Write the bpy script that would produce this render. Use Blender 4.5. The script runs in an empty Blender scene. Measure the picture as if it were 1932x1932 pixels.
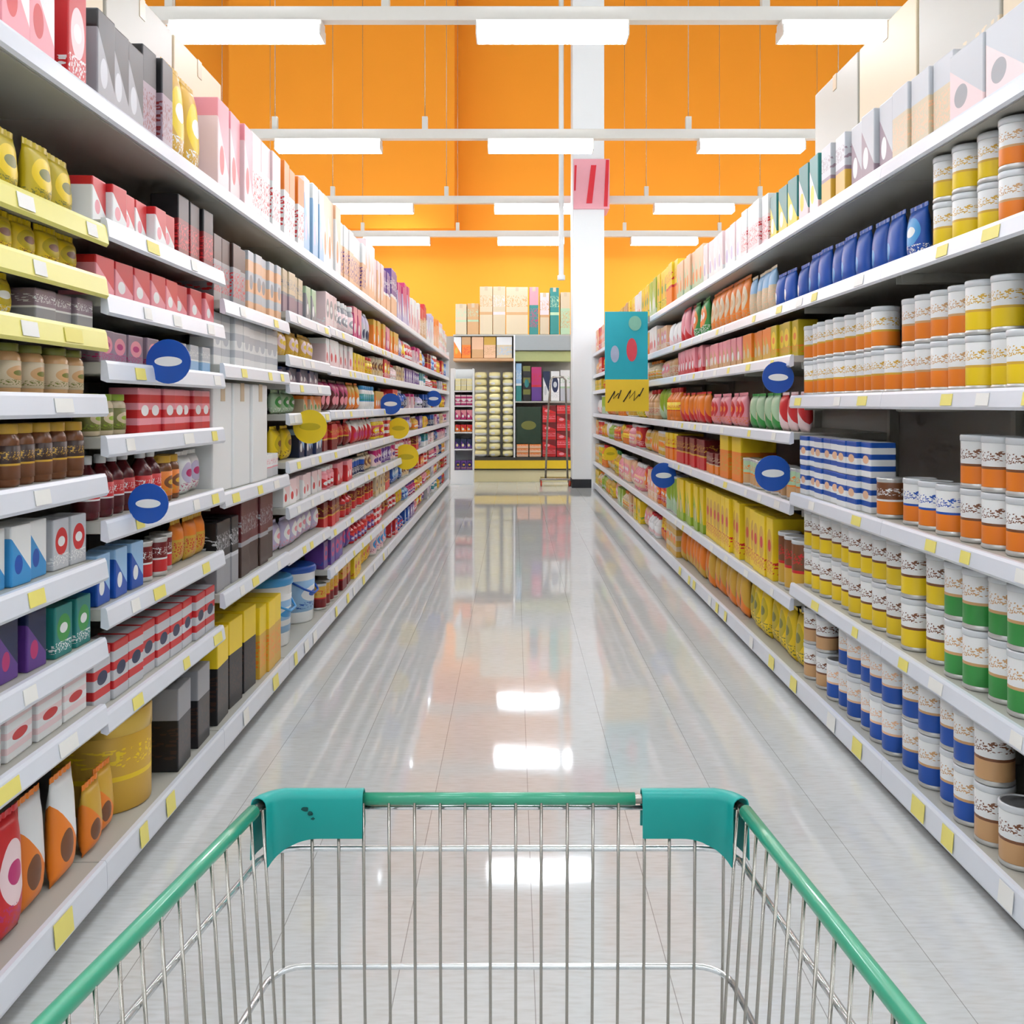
import bpy, bmesh, math, random
from mathutils import Vector, Matrix
R = random.Random(7)
PI = math.pi
scn = bpy.context.scene
COL = scn.collection
F = 1850.0; CX = 970.0; CY = 765.0; EYE = 1.28      # the camera's focal length (px), horizon point and height

# ------------------------------------------------------------------ materials
def lin(c):
    return tuple((x/255/12.92 if x/255 <= .04045 else ((x/255+.055)/1.055)**2.4) for x in c)
_M = {}
def mat(name, rgb, rough=.5, metal=0.0, noise=0.0, nscale=20, coat=0.0, bump=0.0):
    if name in _M: return _M[name]
    m = bpy.data.materials.new(name); m.use_nodes = True
    nt = m.node_tree; b = nt.nodes['Principled BSDF']
    c = lin(rgb)
    b.inputs['Roughness'].default_value = rough
    b.inputs['Metallic'].default_value = metal
    b.inputs['Coat Weight'].default_value = coat
    b.inputs['Base Color'].default_value = (*c, 1)
    tc = nt.nodes.new('ShaderNodeTexCoord')
    n = nt.nodes.new('ShaderNodeTexNoise'); n.inputs['Scale'].default_value = nscale
    n.inputs['Detail'].default_value = 3
    nt.links.new(tc.outputs['Object'], n.inputs['Vector'])
    if noise:
        mx = nt.nodes.new('ShaderNodeMix'); mx.data_type = 'RGBA'
        mx.inputs['A'].default_value = (*[x*(1-noise) for x in c], 1)
        mx.inputs['B'].default_value = (*[min(1, x*(1+noise)) for x in c], 1)
        nt.links.new(n.outputs['Fac'], mx.inputs['Factor'])
        nt.links.new(mx.outputs['Result'], b.inputs['Base Color'])
    if bump:
        bp = nt.nodes.new('ShaderNodeBump'); bp.inputs['Strength'].default_value = bump
        nt.links.new(n.outputs['Fac'], bp.inputs['Height']); nt.links.new(bp.outputs['Normal'], b.inputs['Normal'])
    _M[name] = m
    return m

CN = dict(red=(205, 38, 42), darkred=(120, 22, 26), maroon=(92, 24, 30), pink=(236, 150, 160), palepink=(240, 212, 212), magenta=(190, 40, 110),
    purple=(98, 58, 140), mauve=(150, 128, 140), lilac=(196, 186, 214), blue=(22, 80, 172), navy=(26, 40, 78), cyan=(60, 150, 210), teal=(40, 130, 125),
    green=(60, 150, 70), palegreen=(178, 205, 168), olive=(120, 120, 50), lime=(150, 178, 50), yellow=(240, 205, 30), gold=(214, 168, 58), mustard=(196, 172, 20),
    orange=(238, 130, 34), peach=(238, 190, 150), tan=(206, 160, 110), beige=(212, 193, 160), brown=(122, 74, 44), darkbrown=(62, 40, 32), white=(238, 238, 236),
    darkgreen=(36, 60, 40), silver=(198, 200, 204), grey=(150, 150, 154), black=(30, 29, 31), stone=(184, 180, 168), cream=(240, 228, 168), skyblue=(150, 190, 225))
CNW = dict(darkred='dark red', palepink='pale pink', palegreen='pale green', darkbrown='dark brown', darkgreen='dark green', skyblue='sky blue')
def cw(c): return CNW.get(c, c)

def print_mat(style, A, B, C):
    """printed packaging: regions by the pack's own coordinates"""
    key = 'print_%s_%s_%s_%s' % (style, A, B, C)
    if key in _M: return _M[key]
    m = bpy.data.materials.new(key); m.use_nodes = True
    nt = m.node_tree; N = nt.nodes; L = nt.links
    b = N['Principled BSDF']; b.inputs['Roughness'].default_value = .38
    tc = N.new('ShaderNodeTexCoord'); sx = N.new('ShaderNodeSeparateXYZ'); L.new(tc.outputs['Generated'], sx.inputs[0])
    X, Y, Z = sx.outputs
    def mth(op, a, bb=None, c=None):
        n = N.new('ShaderNodeMath'); n.operation = op
        for i, v in enumerate((a, bb, c)):
            if v is None: continue
            if isinstance(v, (int, float)): n.inputs[i].default_value = v
            else: L.new(v, n.inputs[i])
        return n.outputs[0]
    def mix(f, a, bb):
        n = N.new('ShaderNodeMix'); n.data_type = 'RGBA'; L.new(f, n.inputs['Factor'])
        for nm, v in (('A', a), ('B', bb)):
            if isinstance(v, tuple): n.inputs[nm].default_value = (*v, 1)
            else: L.new(v, n.inputs[nm])
        return n.outputs['Result']
    a, bb, c = lin(CN[A]), lin(CN[B]), lin(CN[C])
    def ell(x0, z0, rx, rz):
        dx = mth('DIVIDE', mth('SUBTRACT', X, x0), rx); dz = mth('DIVIDE', mth('SUBTRACT', Z, z0), rz)
        return mth('LESS_THAN', mth('ADD', mth('MULTIPLY', dx, dx), mth('MULTIPLY', dz, dz)), 1.0)
    vo = N.new('ShaderNodeTexVoronoi'); vo.inputs['Scale'].default_value = 9; vo.distance = 'CHEBYCHEV'; vo.inputs['Randomness'].default_value = 1.0
    mp = N.new('ShaderNodeMapping'); mp.inputs['Scale'].default_value = (3.2, 1.0, 4.6); L.new(tc.outputs['Generated'], mp.inputs['Vector']); L.new(mp.outputs[0], vo.inputs['Vector'])
    sp = N.new('ShaderNodeSeparateColor'); L.new(vo.outputs['Color'], sp.inputs[0])
    speck = mth('GREATER_THAN', sp.outputs[0], .72)
    if style == 'band':
        col = mix(mth('LESS_THAN', Z, .42), a, bb)
        col = mix(mth('COMPARE', Z, .44, .03), col, c)
        s = mth('MULTIPLY', speck, mth('COMPARE', Z, .7, .12)); col = mix(s, col, c)
    elif style == 'top':
        col = mix(mth('GREATER_THAN', Z, .62), a, bb)
        s = mth('MULTIPLY', speck, mth('COMPARE', Z, .35, .2)); col = mix(s, col, c)
    elif style == 'oval':
        col = mix(ell(.5, .55, .38, .27), a, bb)
        s = mth('MULTIPLY', speck, mth('COMPARE', Z, .2, .1)); col = mix(s, col, c)
        col = mix(ell(.5, .55, .22, .1), col, c)
    elif style == 'diag':
        col = mix(mth('GREATER_THAN', mth('ADD', Z, mth('MULTIPLY', X, .6)), .8), a, bb)
        col = mix(ell(.35, .35, .2, .16), col, c)
    elif style == 'stripe':
        col = mix(mth('GREATER_THAN', mth('FRACT', mth('MULTIPLY', Z, 3.0)), .55), a, bb)
        col = mix(ell(.5, .5, .3, .12), col, c)
    else:
        s = mth('MULTIPLY', speck, mth('COMPARE', Z, .5, .3))
        col = mix(s, a, bb); col = mix(mth('COMPARE', Z, .86, .05), col, c)
    oi = N.new('ShaderNodeObjectInfo'); hs = N.new('ShaderNodeHueSaturation')
    L.new(mth('ADD', mth('MULTIPLY', oi.outputs['Random'], .16), .92), hs.inputs['Value']); L.new(col, hs.inputs['Color'])
    L.new(hs.outputs['Color'], b.inputs['Base Color'])
    _M[key] = m
    return m

m_shelf = mat('shelf_enamel', (182, 180, 170), .42, noise=.03, nscale=6)
m_rail = mat('price_rail_plastic', (224, 227, 234), .3, noise=.03, nscale=9)
m_railY = mat('yellow_price_rail_plastic', (226, 218, 110), .3, noise=.03, nscale=9)
m_back = mat('shelf_back_enamel', (172, 168, 160), .5, noise=.04, nscale=5)
m_kick = mat('kick_plate_grey', (92, 92, 90), .5, noise=.05)
m_tagY = mat('yellow_price_tag', (238, 224, 120), .5, noise=.03)
m_tagW = mat('white_price_tag', (240, 238, 232), .5, noise=.03)
m_lid = mat('silver_lid', (214, 217, 220), .38, .15, noise=.03)
m_lidW = mat('white_lid', (236, 238, 240), .35, noise=.03)
m_metal = mat('tin_metal', (204, 203, 199), .33, .5, noise=.03)
m_chrome = mat('cart_zinc_wire', (158, 154, 146), .24, .9, noise=.05, nscale=60)
m_chrome_lit = mat('cart_zinc_wire_lit', (226, 230, 232), .22, .85, noise=.04, nscale=60)  # same zinc, its gleam on the horizontal wires put into a lighter colour
m_sleeve = mat('green_plastic_sleeve', (52, 152, 118), .3, noise=.03, nscale=30, coat=.3)
m_cover = mat('teal_corner_plastic', (0, 150, 142), .38, noise=.04, nscale=50)
m_rubber = mat('wheel_rubber', (60, 60, 62), .7, noise=.05)
m_orange = mat('orange_wall_paint', (244, 153, 26), .75, noise=.02, nscale=1.5)
m_white = mat('white_paint', (238, 240, 240), .55, noise=.02, nscale=2)
m_ceil = mat('ceiling_paint', (226, 222, 212), .8, noise=.02, nscale=1)
m_lampbody = mat('lamp_housing_white', (236, 232, 224), .4, noise=.02)
m_black = mat('black_skirting', (28, 30, 36), .5, noise=.05)
m_card = mat('beige_carton', (222, 208, 190), .75, noise=.04, nscale=12)
m_cardW = mat('pale_carton', (226, 220, 208), .7, noise=.04, nscale=12)
m_tape = mat('carton_tape', (204, 182, 150), .3, noise=.03)

def emis(name, rgb, s):
    m = bpy.data.materials.new(name); m.use_nodes = True
    b = m.node_tree.nodes['Principled BSDF']
    b.inputs['Base Color'].default_value = (.8, .8, .8, 1)
    b.inputs['Emission Color'].default_value = (*lin(rgb), 1); b.inputs['Emission Strength'].default_value = s
    return m
LAMP = 36.5
m_diff = emis('lamp_diffuser', (240, 246, 255), LAMP)

def floor_mat():
    m = bpy.data.materials.new('vinyl_tile_floor'); m.use_nodes = True
    nt = m.node_tree; N = nt.nodes; L = nt.links; b = N['Principled BSDF']
    b.inputs['Roughness'].default_value = .13
    b.inputs['IOR'].default_value = 1.5
    tc = N.new('ShaderNodeTexCoord'); sx = N.new('ShaderNodeSeparateXYZ'); L.new(tc.outputs['Object'], sx.inputs[0])
    def mth(op, a, bb=None, c=None):
        n = N.new('ShaderNodeMath'); n.operation = op
        for i, v in enumerate((a, bb, c)):
            if v is None: continue
            if isinstance(v, (int, float)): n.inputs[i].default_value = v
            else: L.new(v, n.inputs[i])
        return n.outputs[0]
    def seam(v, off, wd):
        f = mth('FRACT', mth('DIVIDE', mth('ADD', v, 30.5-off), .305))
        return mth('GREATER_THAN', mth('ABSOLUTE', mth('SUBTRACT', f, .5)), .5-wd)
    s1 = seam(sx.outputs[0], .045, .0032); s2 = seam(sx.outputs[1], .12, .0016)
    mp = N.new('ShaderNodeMapping'); mp.inputs['Scale'].default_value = (16, 95, 1); L.new(tc.outputs['Object'], mp.inputs['Vector'])
    n1 = N.new('ShaderNodeTexNoise'); n1.inputs['Scale'].default_value = 1.0; n1.inputs['Detail'].default_value = 4; L.new(mp.outputs[0], n1.inputs['Vector'])
    n2 = N.new('ShaderNodeTexNoise'); n2.inputs['Scale'].default_value = 1.3; L.new(tc.outputs['Object'], n2.inputs['Vector'])
    r = N.new('ShaderNodeValToRGB'); L.new(n1.outputs['Fac'], r.inputs[0])
    r.color_ramp.elements[0].position = .28; r.color_ramp.elements[0].color = (*lin((205, 204, 200)), 1)
    r.color_ramp.elements[1].position = .5; r.color_ramp.elements[1].color = (*lin((214, 215, 213)), 1)
    e = r.color_ramp.elements.new(.8); e.color = (*lin((222, 223, 222)), 1)
    # tone of each tile
    wn = N.new('ShaderNodeTexWhiteNoise'); wn.noise_dimensions = '2D'
    cmb = N.new('ShaderNodeCombineXYZ')
    L.new(mth('FLOOR', mth('DIVIDE', mth('ADD', sx.outputs[0], 30.5-.045), .305)), cmb.inputs[0])
    L.new(mth('FLOOR', mth('DIVIDE', mth('ADD', sx.outputs[1], 30.5-.12), .305)), cmb.inputs[1])
    L.new(cmb.outputs[0], wn.inputs['Vector'])
    hs = N.new('ShaderNodeHueSaturation'); L.new(r.outputs['Color'], hs.inputs['Color'])
    L.new(mth('ADD', mth('MULTIPLY', wn.outputs['Value'], .05), .97), hs.inputs['Value'])
    mx = N.new('ShaderNodeMix'); mx.data_type = 'RGBA'
    L.new(mth('MAXIMUM', mth('MULTIPLY', s1, .6), mth('MULTIPLY', s2, .3)), mx.inputs['Factor'])
    L.new(hs.outputs['Color'], mx.inputs['A']); mx.inputs['B'].default_value = (*lin((92, 86, 78)), 1)
    L.new(mx.outputs['Result'], b.inputs['Base Color'])
    n3 = N.new('ShaderNodeTexNoise'); n3.inputs['Scale'].default_value = 5; n3.inputs['Detail'].default_value = 1; L.new(tc.outputs['Object'], n3.inputs['Vector'])
    bp = N.new('ShaderNodeBump'); bp.inputs['Strength'].default_value = .008; bp.inputs['Distance'].default_value = .05
    L.new(n3.outputs['Fac'], bp.inputs['Height']); L.new(bp.outputs['Normal'], b.inputs['Normal'])
    L.new(mth('ADD', mth('MULTIPLY', n2.outputs['Fac'], .05), .025), b.inputs['Roughness'])
    return m
m_floor = floor_mat()

# ------------------------------------------------------------------ mesh helpers
class MB:
    def __init__(s): s.v = []; s.f = []; s.mi = []; s.sm = []; s.mats = []
    def _m(s, m):
        if m not in s.mats: s.mats.append(m)
        return s.mats.index(m)
    def add(s, vs, fs, m, smooth=False):
        o = len(s.v); s.v += [tuple(v) for v in vs]; k = s._m(m)
        for f in fs: s.f.append([i+o for i in f]); s.mi.append(k); s.sm.append(smooth)
        return s
    def box(s, x0, x1, y0, y1, z0, z1, m, c=0.0):
        x0, x1 = sorted((x0, x1)); y0, y1 = sorted((y0, y1)); z0, z1 = sorted((z0, z1))
        if c <= 0:
            vs = [(x, y, z) for z in (z0, z1) for y in (y0, y1) for x in (x0, x1)]
            return s.add(vs, [(0, 2, 3, 1), (4, 5, 7, 6), (0, 1, 5, 4), (2, 6, 7, 3), (0, 4, 6, 2), (1, 3, 7, 5)], m)
        bm = bmesh.new(); bmesh.ops.create_cube(bm, size=1)
        bmesh.ops.scale(bm, vec=(x1-x0, y1-y0, z1-z0), verts=bm.verts)
        bmesh.ops.translate(bm, vec=((x0+x1)/2, (y0+y1)/2, (z0+z1)/2), verts=bm.verts)
        bmesh.ops.bevel(bm, geom=bm.edges[:], offset=c, segments=2, affect='EDGES', profile=.6)
        bm.verts.index_update()
        vs = [v.co[:] for v in bm.verts]; fs = [[v.index for v in f.verts] for f in bm.faces]; bm.free()
        return s.add(vs, fs, m)
    def lathe(s, prof, m, n=20, cx=0, cy=0, sx=1, sy=1, smooth=True):
        vs = []; fs = []
        for r, z in prof:
            for i in range(n):
                a = 2*PI*i/n; vs.append((cx+r*sx*math.cos(a), cy+r*sy*math.sin(a), z))
        for k in range(len(prof)-1):
            for i in range(n):
                j = (i+1) % n; fs.append((k*n+i, k*n+j, (k+1)*n+j, (k+1)*n+i))
        s.add(vs, fs, m, smooth)
        o = len(s.v)-len(vs); kk = s._m(m)
        s.f.append([o+i for i in range(n)][::-1]); s.mi.append(kk); s.sm.append(False)
        s.f.append([o+(len(prof)-1)*n+i for i in range(n)]); s.mi.append(kk); s.sm.append(False)
        return s
    def tube(s, pts, r, m, n=8, closed=False):
        P = [Vector(p) for p in pts]; k = len(P); vs = []; fs = []
        up = Vector((0, 0, 1)); prevn = None
        for i in range(k):
            t = (P[(i+1) % k]-P[i-1]) if closed else (P[min(i+1, k-1)]-P[max(i-1, 0)])
            t.normalize()
            if prevn is None:
                a = up if abs(t.dot(up)) < .9 else Vector((1, 0, 0)); nn = t.cross(a).normalized()
            else:
                nn = (prevn - t*prevn.dot(t)).normalized()
            prevn = nn; bn = t.cross(nn)
            for j in range(n):
                a = 2*PI*j/n; vs.append(P[i]+(nn*math.cos(a)+bn*math.sin(a))*r)
        for i in range(k if closed else k-1):
            i2 = (i+1) % k
            for j in range(n):
                j2 = (j+1) % n; fs.append((i*n+j, i*n+j2, i2*n+j2, i2*n+j))
        if not closed:
            fs.append(tuple(range(n))[::-1]); fs.append(tuple((k-1)*n+j for j in range(n)))
        return s.add(vs, fs, m, True)
    def mesh(s, name):
        me = bpy.data.meshes.new(name); me.from_pydata(s.v, [], s.f)
        for m in s.mats: me.materials.append(m)
        me.polygons.foreach_set('material_index', s.mi); me.polygons.foreach_set('use_smooth', s.sm)
        bm = bmesh.new(); bm.from_mesh(me); bmesh.ops.recalc_face_normals(bm, faces=bm.faces); bm.to_mesh(me); bm.free()
        me.update()
        return me
    def build(s, name, parent=None): return link(name, s.mesh(name), parent)

def link(name, me, parent=None):
    o = bpy.data.objects.new(name, me); COL.objects.link(o)
    if parent is not None: o.parent = parent
    return o
def tag(o, label, cat, group=None):
    n = len(label.replace(',', ' ').split()); assert 4 <= n <= 16, (n, label)
    o['label'] = label; o['category'] = cat
    if group: o['group'] = group
    return o
def empty(name, loc=(0, 0, 0), rz=0):
    o = bpy.data.objects.new(name, None); COL.objects.link(o); o.location = loc; o.rotation_euler = (0, 0, rz); o.empty_display_size = .1
    return o
def struct(name, mb):
    o = mb.build(name); o['kind'] = 'structure'; return o
def at(x, y, D): return Vector(((x-CX)*D/F, D, EYE-(y-CY)*D/F))

# ------------------------------------------------------------------ the setting
XL, XR = -1.03, 1.215            # front lips of the two gondolas
WALLY = 20.6; CEIL = 10.2; SIDE = 13.0; BACK = -7.0
struct('floor', MB().box(-SIDE, SIDE, BACK, WALLY+.3, -.1, 0, m_floor))
struct('ceiling', MB().box(-SIDE, SIDE, BACK, WALLY+.3, CEIL, CEIL+.1, m_ceil))
struct('wall_back', MB().box(-SIDE, SIDE, WALLY, WALLY+.3, 0, CEIL, m_orange))
struct('wall_left', MB().box(-SIDE-.2, -SIDE, BACK, WALLY+.3, 0, CEIL, m_white))
struct('wall_right', MB().box(SIDE, SIDE+.2, BACK, WALLY+.3, 0, CEIL, m_white))
struct('wall_front', MB().box(-SIDE, SIDE, BACK-.2, BACK, 0, CEIL, m_white))
struct('trim_1', MB().box(-5.75, -1.2, 19.75, WALLY, 4.85, CEIL, m_orange))
# pillar with black skirting
p = MB().box(.905, 1.40, 15.22, 15.70, 0, CEIL, m_white, .02); pil = struct('pillar', p)
sk = MB().box(.895, 1.41, 15.21, 15.71, 0, .135, m_black, .004).build('skirting', pil)

# ------------------------------------------------------------------ lamps
def lamp_rail(y, idx, zc=4.58):
    o = empty('lamp_rail', (0, y, zc))
    tag(o, '%s white lamp rail hung across the aisles, counting from the trolley' % idx, 'lamp rail', 'white lamp rails under the ceiling')
    MB().box(-11.6, 11.6, -.055, .055, -.02, .10, m_lampbody, .006).build('rail', o)
    for x in (-10.5, -8.5, -6.6, -4.75, -2.95, -1.1, 2.15, 4.0, 5.9, 7.9, 9.9):
        b = MB().box(x-.035, x+.035, -.035, .035, .10, .26, m_lampbody, .006)
        br = b.build('bracket', o)
        MB().tube([(x, 0, .26), (x, 0, CEIL-zc)], .005, m_chrome, 6).build('suspension_wire', br)
    return o
LX = [(-10.7, -9.4), (-8.1, -6.8), (-5.5, -4.24), (-2.92, -1.65), (-.33, .98), (2.26, 3.58), (4.85, 6.17), (7.45, 8.75), (10.05, 11.35)]
LN = ['fourth left', 'third left', 'second left', 'first left', 'middle', 'first right', 'second right', 'third right', 'fourth right']
ROWS = [(-2.6, 'behind-camera'), (1.0, 'overhead'), (4.7, 'front'), (8.4, 'second'), (12.1, 'third'), (15.95, 'fourth'), (19.1, 'fifth')]
_lampm = MB().box(-.65, .65, -.085, .085, -.05, .02, m_lampbody, .006).box(-.65, -.638, -.118, .118, -.125, -.03, m_lampbody, .003).box(.638, .65, -.118, .118, -.125, -.03, m_lampbody, .003).mesh('housing')
_difm = MB().box(-.637, .637, -.11, .11, -.125, -.045, m_diff).mesh('diffuser')
for y, idx in ROWS:
    zc = 4.58
    lamp_rail(y, idx)
    for (a, b), nm in zip(LX, LN):
        o = link('hanging_lamp', _lampm); o.location = ((a+b)/2, y, zc-.0405)
        tag(o, 'lit white batten lamp, %s one on the %s lamp rail' % (nm, idx), 'lamp', 'batten lamps on the white rails')
        link('diffuser', _difm, o)

# ------------------------------------------------------------------ packaging kinds (front faces -Y, base at z = 0)
_K = {}
def kind_mesh(kind, w, d, h, pal):
    """list of (part name, mesh); the first is the pack itself"""
    key = (kind, w, d, h, pal)
    if key in _K: return _K[key]
    pm = print_mat(*pal); out = []
    if kind in ('box', 'tall_box', 'flat_box', 'wide_box'):
        out.append((kind, MB().box(-w/2, w/2, -d/2, d/2, 0, h, pm, min(.004, w*.05)).mesh(kind)))
    elif kind == 'carton':
        out.append((kind, MB().box(-w/2, w/2, -d/2, d/2, 0, h, pm, .006).mesh(kind)))
        t = MB().box(-.025, .025, -d/2-.0015, d/2+.0015, h-.0005, h+.0015, m_tape)
        t.box(-.025, .025, -d/2-.002, -d/2+.0005, h-.07, h+.0015, m_tape)
        out.append(('tape', t.mesh('tape')))
    elif kind in ('tin', 'can', 'canister'):
        r = w/2-.001
        prof = [(r*.93, 0), (r, .004), (r, .010), (r*.96, .013), (r*.96, h-.016), (r, h-.012), (r, h-.004), (r*.94, h-.003)]
        out.append((kind, MB().lathe(prof, m_metal, 20).mesh(kind)))
        out.append(('label', MB().lathe([(r*.965, .014), (r*.975, .016), (r*.975, h-.02), (r*.965, h-.018)], pm, 20).mesh('label')))
        if kind != 'can':
            out.append(('lid', MB().lathe([(r*.985, h-.018), (r*1.01, h-.016), (r*1.01, h-.004), (r*.97, h), (r*.9, h), (r*.88, h-.003)], m_lid, 20).mesh('lid')))
    elif kind in ('pouch', 'packet'):
        nx, nz = 10, 12; vs = []; fs = []
        for sgn in (-1, 1):
            for k in range(nz+1):
                for i in range(nx+1):
                    u = 2*i/nx-1; v = 2*k/nz-1
                    th = (1-abs(u)**2.6)**.7 * max(0, 1-abs(v)**(3.2))**.7
                    if kind == 'pouch': th *= (1.12-.35*(v+1)/2)
                    wr = 1+.05*math.sin(7*u+3*v)*math.sin(5*v)
                    y = sgn*(d/2)*th*wr
                    ww = w/2*(1-.05*(1-abs(v)))
                    vs.append((u*ww, y, h*(k/nz)))
        o = (nx+1)*(nz+1)
        for s_ in (0, o):
            for k in range(nz):
                for i in range(nx):
                    a = s_+k*(nx+1)+i; f = (a, a+1, a+nx+2, a+nx+1); fs.append(f if s_ == 0 else f[::-1])
        mb = MB().add(vs, fs, pm, True)
        me = mb.mesh(kind); bm = bmesh.new(); bm.from_mesh(me); bmesh.ops.remove_doubles(bm, verts=bm.verts, dist=.0004)
        bmesh.ops.recalc_face_normals(bm, faces=bm.faces); bm.to_mesh(me); bm.free()
        out.append((kind, me))
        sl = MB()
        for z0, z1 in ((h-.002, h+.012),):
            n = 14; v2 = []
            for i in range(n+1):
                x = (i/n-.5)*w*.98; yy = .0016*math.sin(i*2.4)
                v2 += [(x, yy-.0012, z0), (x, yy+.0012, z0), (x, yy+.0012, z1), (x, yy-.0012, z1)]
            f2 = []
            for i in range(n):
                for q in range(4): f2.append((i*4+q, i*4+(q+1) % 4, i*4+4+(q+1) % 4, i*4+4+q))
            f2 += [(0, 1, 2, 3), tuple(n*4+q for q in (3, 2, 1, 0))]
            sl.add(v2, f2, mat('seal_'+pal[1], CN[pal[1]], .35, noise=.04))
        out.append(('top_seal', sl.mesh('top_seal')))
    elif kind in ('bottle', 'jar', 'tub', 'cup'):
        r = w/2-.001
        bmat = mat('plastic_'+pal[2], CN[pal[2]], .25, noise=.03)
        cmat = mat('cap_'+pal[3], CN[pal[3]], .35, noise=.03)
        if kind == 'bottle':
            prof = [(r*.9, 0), (r, .008), (r, h*.60), (r*.92, h*.67), (r*.55, h*.78), (r*.38, h*.84), (r*.38, h*.9)]
            cap = [(r*.43, h*.86), (r*.45, h*.87), (r*.45, h*.985), (r*.40, h)]; lab = (h*.12, h*.56)
        elif kind == 'jar':
            prof = [(r*.9, 0), (r, .006), (r, h*.72), (r*.9, h*.8), (r*.8, h*.83), (r*.8, h*.88)]
            cap = [(r*.86, h*.84), (r*.88, h*.85), (r*.88, h*.985), (r*.84, h)]; lab = (h*.12, h*.66)
        elif kind == 'tub':
            prof = [(r*.86, 0), (r*.9, .01), (r*.98, h*.88), (r, h*.9)]
            cap = [(r*1.0, h*.88), (r*1.03, h*.89), (r*1.03, h*.96), (r*.97, h)]; lab = (h*.2, h*.75)
        else:
            prof = [(r*.74, 0), (r*.76, .006), (r*.97, h*.95), (r, h*.96)]
            cap = [(r*.98, h*.955), (r, h*.96), (r, h*.99), (r*.95, h)]; lab = (h*.15, h*.85)
        out.append((kind, MB().lathe(prof, bmat, 18).mesh(kind)))
        def rad(z):
            for (r0, z0), (r1, z1) in zip(prof, prof[1:]):
                if z0 <= z <= z1: return r0+(r1-r0)*(z-z0)/max(1e-6, z1-z0)
            return r
        za, zb = lab
        out.append(('label', MB().lathe([(rad(za)*.99, za), (rad(za)+.0012, za+.001), (rad(zb)+.0012, zb-.001), (rad(zb)*.99, zb)], pm, 18).mesh('label')))
        out.append(('lid' if kind != 'bottle' else 'cap', MB().lathe(cap, cmat, 18).mesh('cap')))
        if kind == 'tub':
            out.append(('handle', MB().tube([(-r*.98, -.0, h*.8), (-r*.9, -r*.75, h*.62), (-.4*r, -r*1.05, h*.52), (.4*r, -r*1.05, h*.52), (r*.9, -r*.75, h*.62), (r*.98, 0, h*.8)], .006, cmat, 6).mesh('handle')))
    elif kind == 'biscuit_tin':
        r = w/2
        out.append((kind, MB().lathe([(r*.96, 0), (r, .006), (r, h*.78), (r*.985, h*.79)], pm, 32).mesh(kind)))
        out.append(('lid', MB().lathe([(r*1.0, h*.77), (r*1.015, h*.775), (r*1.015, h*.97), (r*.98, h), (r*.9, h), (r*.88, h*.985)], mat('gold_tin_lid', (222, 184, 84), .3, .5, noise=.04), 32).mesh('lid')))
    elif kind == 'soft_pack':
        bm = bmesh.new(); bmesh.ops.create_cube(bm, size=1)
        bmesh.ops.subdivide_edges(bm, edges=bm.edges[:], cuts=3, use_grid_fill=True)
        for v in bm.verts:
            x, y, z = v.co*2
            k = 1-.10*(x*x*y*y+y*y*z*z+x*x*z*z)
            v.co = Vector((x*w/2*k, y*d/2*k, (z*k+1)*h/2))
        bmesh.ops.recalc_face_normals(bm, faces=bm.faces)
        me = bpy.data.meshes.new(kind); bm.to_mesh(me); bm.free(); me.materials.append(pm)
        for pz in me.polygons: pz.use_smooth = True
        out.append((kind, me))
    _K[key] = out
    return out

CAT = dict(box='box', tall_box='box', flat_box='box', wide_box='box', carton='carton', tin='tin', can='can', canister='canister', pouch='pouch', packet='packet',
           bottle='bottle', jar='jar', tub='tub', cup='cup', biscuit_tin='tin', soft_pack='pack')
NOUN = dict(box='box', tall_box='tall box', flat_box='flat box', wide_box='wide box', carton='carton', tin='tin', can='can', canister='canister', pouch='pouch',
            packet='packet', bottle='bottle', jar='jar', tub='tub', cup='cup', biscuit_tin='round tin', soft_pack='soft pack')
ORD = ['zeroth', 'first', 'second', 'third', 'fourth', 'fifth', 'sixth', 'seventh', 'eighth', 'ninth', 'tenth', 'eleventh', 'twelfth', 'thirteenth', 'fourteenth',
       'fifteenth', 'sixteenth', 'seventeenth', 'eighteenth', 'nineteenth', 'twentieth']
COUNT = {}
def pal_words(pal):
    a, b = cw(pal[1]), cw(pal[2])
    return a if a == b else '%s and %s' % (a, b)
def put(kind, w, d, h, pal, loc, rz, label, group, parts=True, tilt=0):
    ms = kind_mesh(kind, w, d, h, pal)
    o = link(ms[0][0], ms[0][1]); o.location = loc; o.rotation_euler = (tilt, 0, rz)
    tag(o, label, CAT[kind], group); COUNT[kind] = COUNT.get(kind, 0)+1
    for nm, me in ms[1:]:
        if parts or nm in ('label', 'lid', 'cap'): link(nm, me, o)
    return o

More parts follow.
